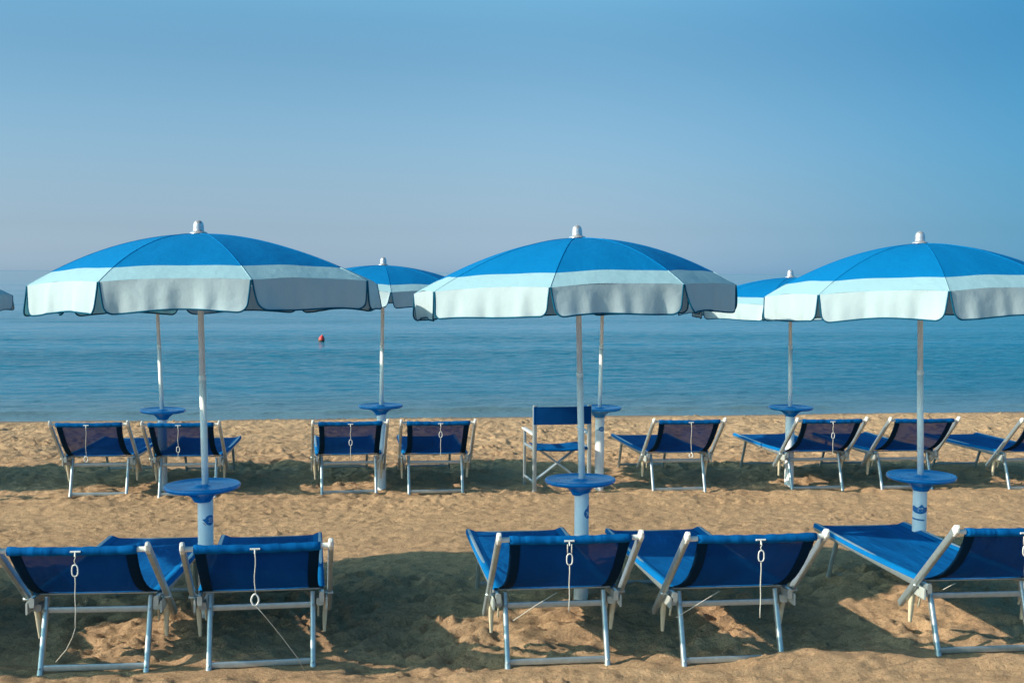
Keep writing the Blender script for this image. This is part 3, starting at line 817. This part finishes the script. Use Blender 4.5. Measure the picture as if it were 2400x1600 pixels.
def place_sticker(kind, pipe):
    m = MB(); R1, R2 = PIPE_R + .0010, PIPE_R + .0016
    mats = [M['decal_blue'], M['decal_white'], M['decal_red']]
    if kind == 'disc':
        z0, a0 = .58, .70
        patch(m, disc(0, 0, .031), z0, a0, R1, 0)
        patch(m, [(-.046, .006), (-.030, .010), (-.024, -.012), (-.032, -.010)], z0, a0, R1, 0)
        patch(m, [(-.046, -.010), (-.034, -.016), (-.022, -.030), (-.030, -.026)], z0, a0, R1, 2)
        th = [(0.004 + .011 * math.cos(t), .006 + .009 * math.sin(t)) for t in [i * .45 for i in range(15)]]
        text_strokes(m, [th], z0, a0, R2, .0018)
        text_strokes(m, [[(.001, .002), (.001, .010), (.007, .010), (.007, .004)], [(-.012, -.012), (-.004, -.009), (.006, -.013), (.016, -.009)]], z0, a0, R2, .0015)
        nm = 'sticker'
    elif kind == 'thirty':
        z0, a0 = .56, .87
        patch(m, disc(0, -.008, .034, sx=.95), z0, a0, R1, 0)
        patch(m, disc(.010, .022, .020), z0, a0, R1 + .0002, 0)
        three = [(-.017, .006), (-.010, .009), (-.006, .004), (-.011, 0), (-.005, -.004), (-.009, -.011), (-.017, -.009)]
        zero = [(.001 + .0055 * math.cos(t), -.001 + .010 * math.sin(t)) for t in [i * 2 * math.pi / 12 for i in range(13)]]
        text_strokes(m, [[(x, z - .008) for x, z in three], [(x + .003, z - .008) for x, z in zero], [(-.018, -.026), (.012, -.026)]], z0, a0, R2, .0021)
    elif kind == 'wave':
        z0, a0 = .53, -.35
        top = []; n = 30
        xs_ = [-.060 + .120 * i / n for i in range(n + 1)]
        P = []
        for x in xs_:
            zt = .008 + .020 * math.exp(-((x - .008) / .014) ** 2) + .010 * math.exp(-((x + .045) / .016) ** 2)
            zb = -.034 + 6.0 * x * x
            P.append([wrap(a0 + x / PIPE_R, z0 + zb + (zt - zb) * q / 4, R1) for q in range(5)])
        m.grid(P, 0)
        for (p0, p1) in [((-.060, .010), (-.045, .020)), ((-.030, .018), (-.012, .022)), ((.002, .032), (.006, .050)), ((.008, .036), (.018, .030))]:
            text_strokes(m, [[p0, ((p0[0] + p1[0]) / 2, (p0[1] + p1[1]) / 2 + .002), p1]], z0, a0, R2, .0016)
        ltr = []
        for k, x in enumerate((-.014, -.005, .004, .012)):
            h = .010
            ltr += [[(x, 0), (x + .001, h)], [(x, h if k % 2 else h * .5), (x + .005, h * .8), (x + .005, 0)]]
        ltr += [[(-.017, -.006), (.017, -.006)], [(-.015, -.011), (.015, -.011)]]
        text_strokes(m, [[(x, z - .004) for x, z in s] for s in ltr], z0, a0, R2, .0014)
        P = [[wrap(a0 + x / PIPE_R, z0 - .062 - .35 * max(x + .06, 0) * .3 + .010 * q - .010, R1) for q in range(2)] for x in [-.07 + .1 * i / 20 for i in range(21)]]
        m.grid(P, 0)
    elif kind == 'oval':
        z0, a0 = .60, .30
        patch(m, disc(0, 0, .024, sx=1.3), z0, a0, R1, 0)
        text_strokes(m, [[(-.018, -.002), (-.010, .006), (-.002, .001), (.006, .007), (.014, .001)], [(-.014, -.009), (.012, -.008)]], z0, a0, R2, .0020)
        patch(m, [(-.050, -.012), (-.030, -.003), (-.030, -.010), (-.046, -.018)], z0, a0, R1, 0)
    m.build('sticker', mats, pipe)

GF, GB = 'front row of blue and pale parasols', 'back row of blue and pale parasols'
def front_rot(img_rot, px):      # canopy turn measured against the line of sight
    return img_rot
PAR = [
 # loc, radius, turn(deg), lean, canopy z over local ground, drop, table z, near, sticker
 ((-.894, 7.498), 1.02, 17.7, -1.0, 2.272, .300, .787, True, 'disc', GF, 'largest blue and pale parasol at front left, white tube with a round blue sticker'),
 ((1.409, 7.646), 1.01, -16.4, -1.6, 2.275, .320, .762, True, 'thirty', GF, 'middle parasol of the front row, its tube sticker half turned away at the right'),
 ((3.682, 7.707), 1.000, -16.4, -1.5, 2.262, .320, .745, True, 'wave', GF, 'rightmost front row parasol, canopy cut by the picture edge, blue wave sticker on its tube'),
 ((-1.929, 12.687), .98, 10.0, -2.0, 2.215, .25, .790, False, None, GB, 'back row parasol hidden behind the big left canopy, only pole and table showing'),
 ((.248, 12.466), 1.0, 3.0, 0.8, 2.235, .25, .835, False, None, GB, 'back row parasol peeking out between the left and middle front canopies'),
 ((2.434, 12.244), .98, -12.0, 1.0, 2.18, .25, .815, False, 'oval', GB, 'back row parasol with table beside the director chair, canopy hidden by the middle front one'),
 ((4.374, 12.103), 1.0, -32.0, -1.0, 2.125, .25, .815, False, None, GB, 'back row parasol peeking out between the middle and right front canopies'),
 ((-4.39, 12.828), .98, 20.0, 0.0, 2.19, .27, .79, False, None, GB, 'parasol of which only the canopy rim enters at the left picture edge'),
 ((-3.19, 7.43), 1.0, 8.0, 0.0, 2.27, .31, .72, False, None, GF, 'front row parasol just outside the left picture edge'),
 ((-5.48, 7.40), 1.0, 0.0, 0.0, 2.27, .31, .72, False, None, GF, 'front row parasol second outside the left picture edge'),
 ((-7.76, 7.40), 1.0, 15.0, 0.0, 2.27, .31, .72, False, None, GF, 'front row parasol third outside the left picture edge'),
 ((-6.58, 12.9), 1.0, 5.0, 0.0, 2.18, .31, .72, False, None, GB, 'back row parasol just outside the left picture edge'),
 ((-8.87, 12.95), 1.0, 5.0, 0.0, 2.18, .31, .72, False, None, GB, 'back row parasol second outside the left picture edge'),
]
for i, (loc, rad, rot, lean, cz, drop, tz, near, stk, grp, lab) in enumerate(PAR):
    o = make_parasol(i + 1, loc, rad, R(rot), lean, cz, drop, tz, near, stk, val_h=.166 if near else .150, ecc={0: .07, 1: -.045}.get(i, 0.0))
    tag(o, lab, 'parasol', grp)

# ------------------------------------------------------------------ director chair
def make_chair(x, y):
    root = empty('director_chair', (x, y, gz(x, y)), R(3))
    W = .275
    for s in (-1, 1):
        m = MB(); m.bar((s * W, 0, -.02), (s * W, .0, .865), .042, .030, up=(0, 1, 0), n=16, p=3); m.build('rear_post', M['alu'], root)
        m = MB(); m.bar((s * (W + .012), .47, -.02), (s * (W + .012), .45, .565), .028, .026, up=(0, 1, 0), n=14); m.build('front_post', M['alu'], root)
        m = MB(); m.bar((s * W, .0, .575), (s * (W + .012), .50, .580), .050, .022, n=16); m.build('armrest', M['white_plastic'], root)
        m = MB(); m.bar((s * W, .0, .425), (s * (W + .010), .46, .425), .020, .030); m.build('side_rail', M['alu'], root)
        m = MB(); m.bar((s * W, .0, .10), (s * (W + .010), .46, .10), .018, .022); m.build('side_rail', M['alu'], root)
    for yy in (.20,):
        for s in (-1, 1):
            m = MB(); m.bar((-s * (W - .012), yy + .012 * s, .06), (s * (W - .06), yy + .012 * s, .420), .022, .046, up=(0, 1, 0)); m.build('cross_brace', M['alu'], root)
    m = MB()
    m.grid([[(-W - .0 + 2 * W * i / 12, -.018 - .022 * math.sin(math.pi * i / 12), .675 + .175 * j / 6) for i in range(13)] for j in range(7)])
    for s in (-1, 1):
        m.lathe([(.020, .675), (.020, .850)], n=16, c=(s * W, 0, 0))
    m.build('back_cloth', M['chair_cloth'], root)
    m = MB(); m.grid([[(-W + .02 + (2 * W - .04) * i / 10, .0 + .46 * j / 8, 0.438 - .020 * math.sin(math.pi * i / 10)) for i in range(11)] for j in range(9)])
    m.tube([(-W + .02 + (2 * W - .04) * i / 10, .0, .434 - .014 * math.sin(math.pi * i / 10)) for i in range(11)], .016, n=8)
    m.build('seat_cloth', M['seat'], root)
    tag(root, 'tall blue folding director chair with armrests, standing behind the middle front parasol pole', 'chair')
make_chair(2.007, 11.985)

# ------------------------------------------------------------------ buoy
bz = SEA_Z
bx, by = -1.25, 44.9
root = empty('buoy', (bx, by, bz))
m = MB(); m.lathe([(.0, -.16), (.05, -.15), (.10, -.09), (.125, -.01), (.13, .07), (.115, .15), (.085, .21), (.055, .235), (.03, .26), (.03, .29), (.0, .295)], n=28); m.build('float_body', M['buoy_red'], root)
m = MB(); m.lathe([(.131, .0), (.134, .02), (.134, .06), (.131, .075)], n=28); m.build('weed_band', M['buoy_dark'], root)
m = MB(); m.tube([(math.cos(t) * .022, 0, .30 + math.sin(t) * .022) for t in [i * .5236 for i in range(12)]], .007, n=6, closed=True); m.build('eye_ring', M['alu'], root)
root.rotation_euler = (R(4), R(9), 0); root.scale = (.85, .85, .85)
tag(root, 'small red buoy floating alone on the calm sea', 'buoy')
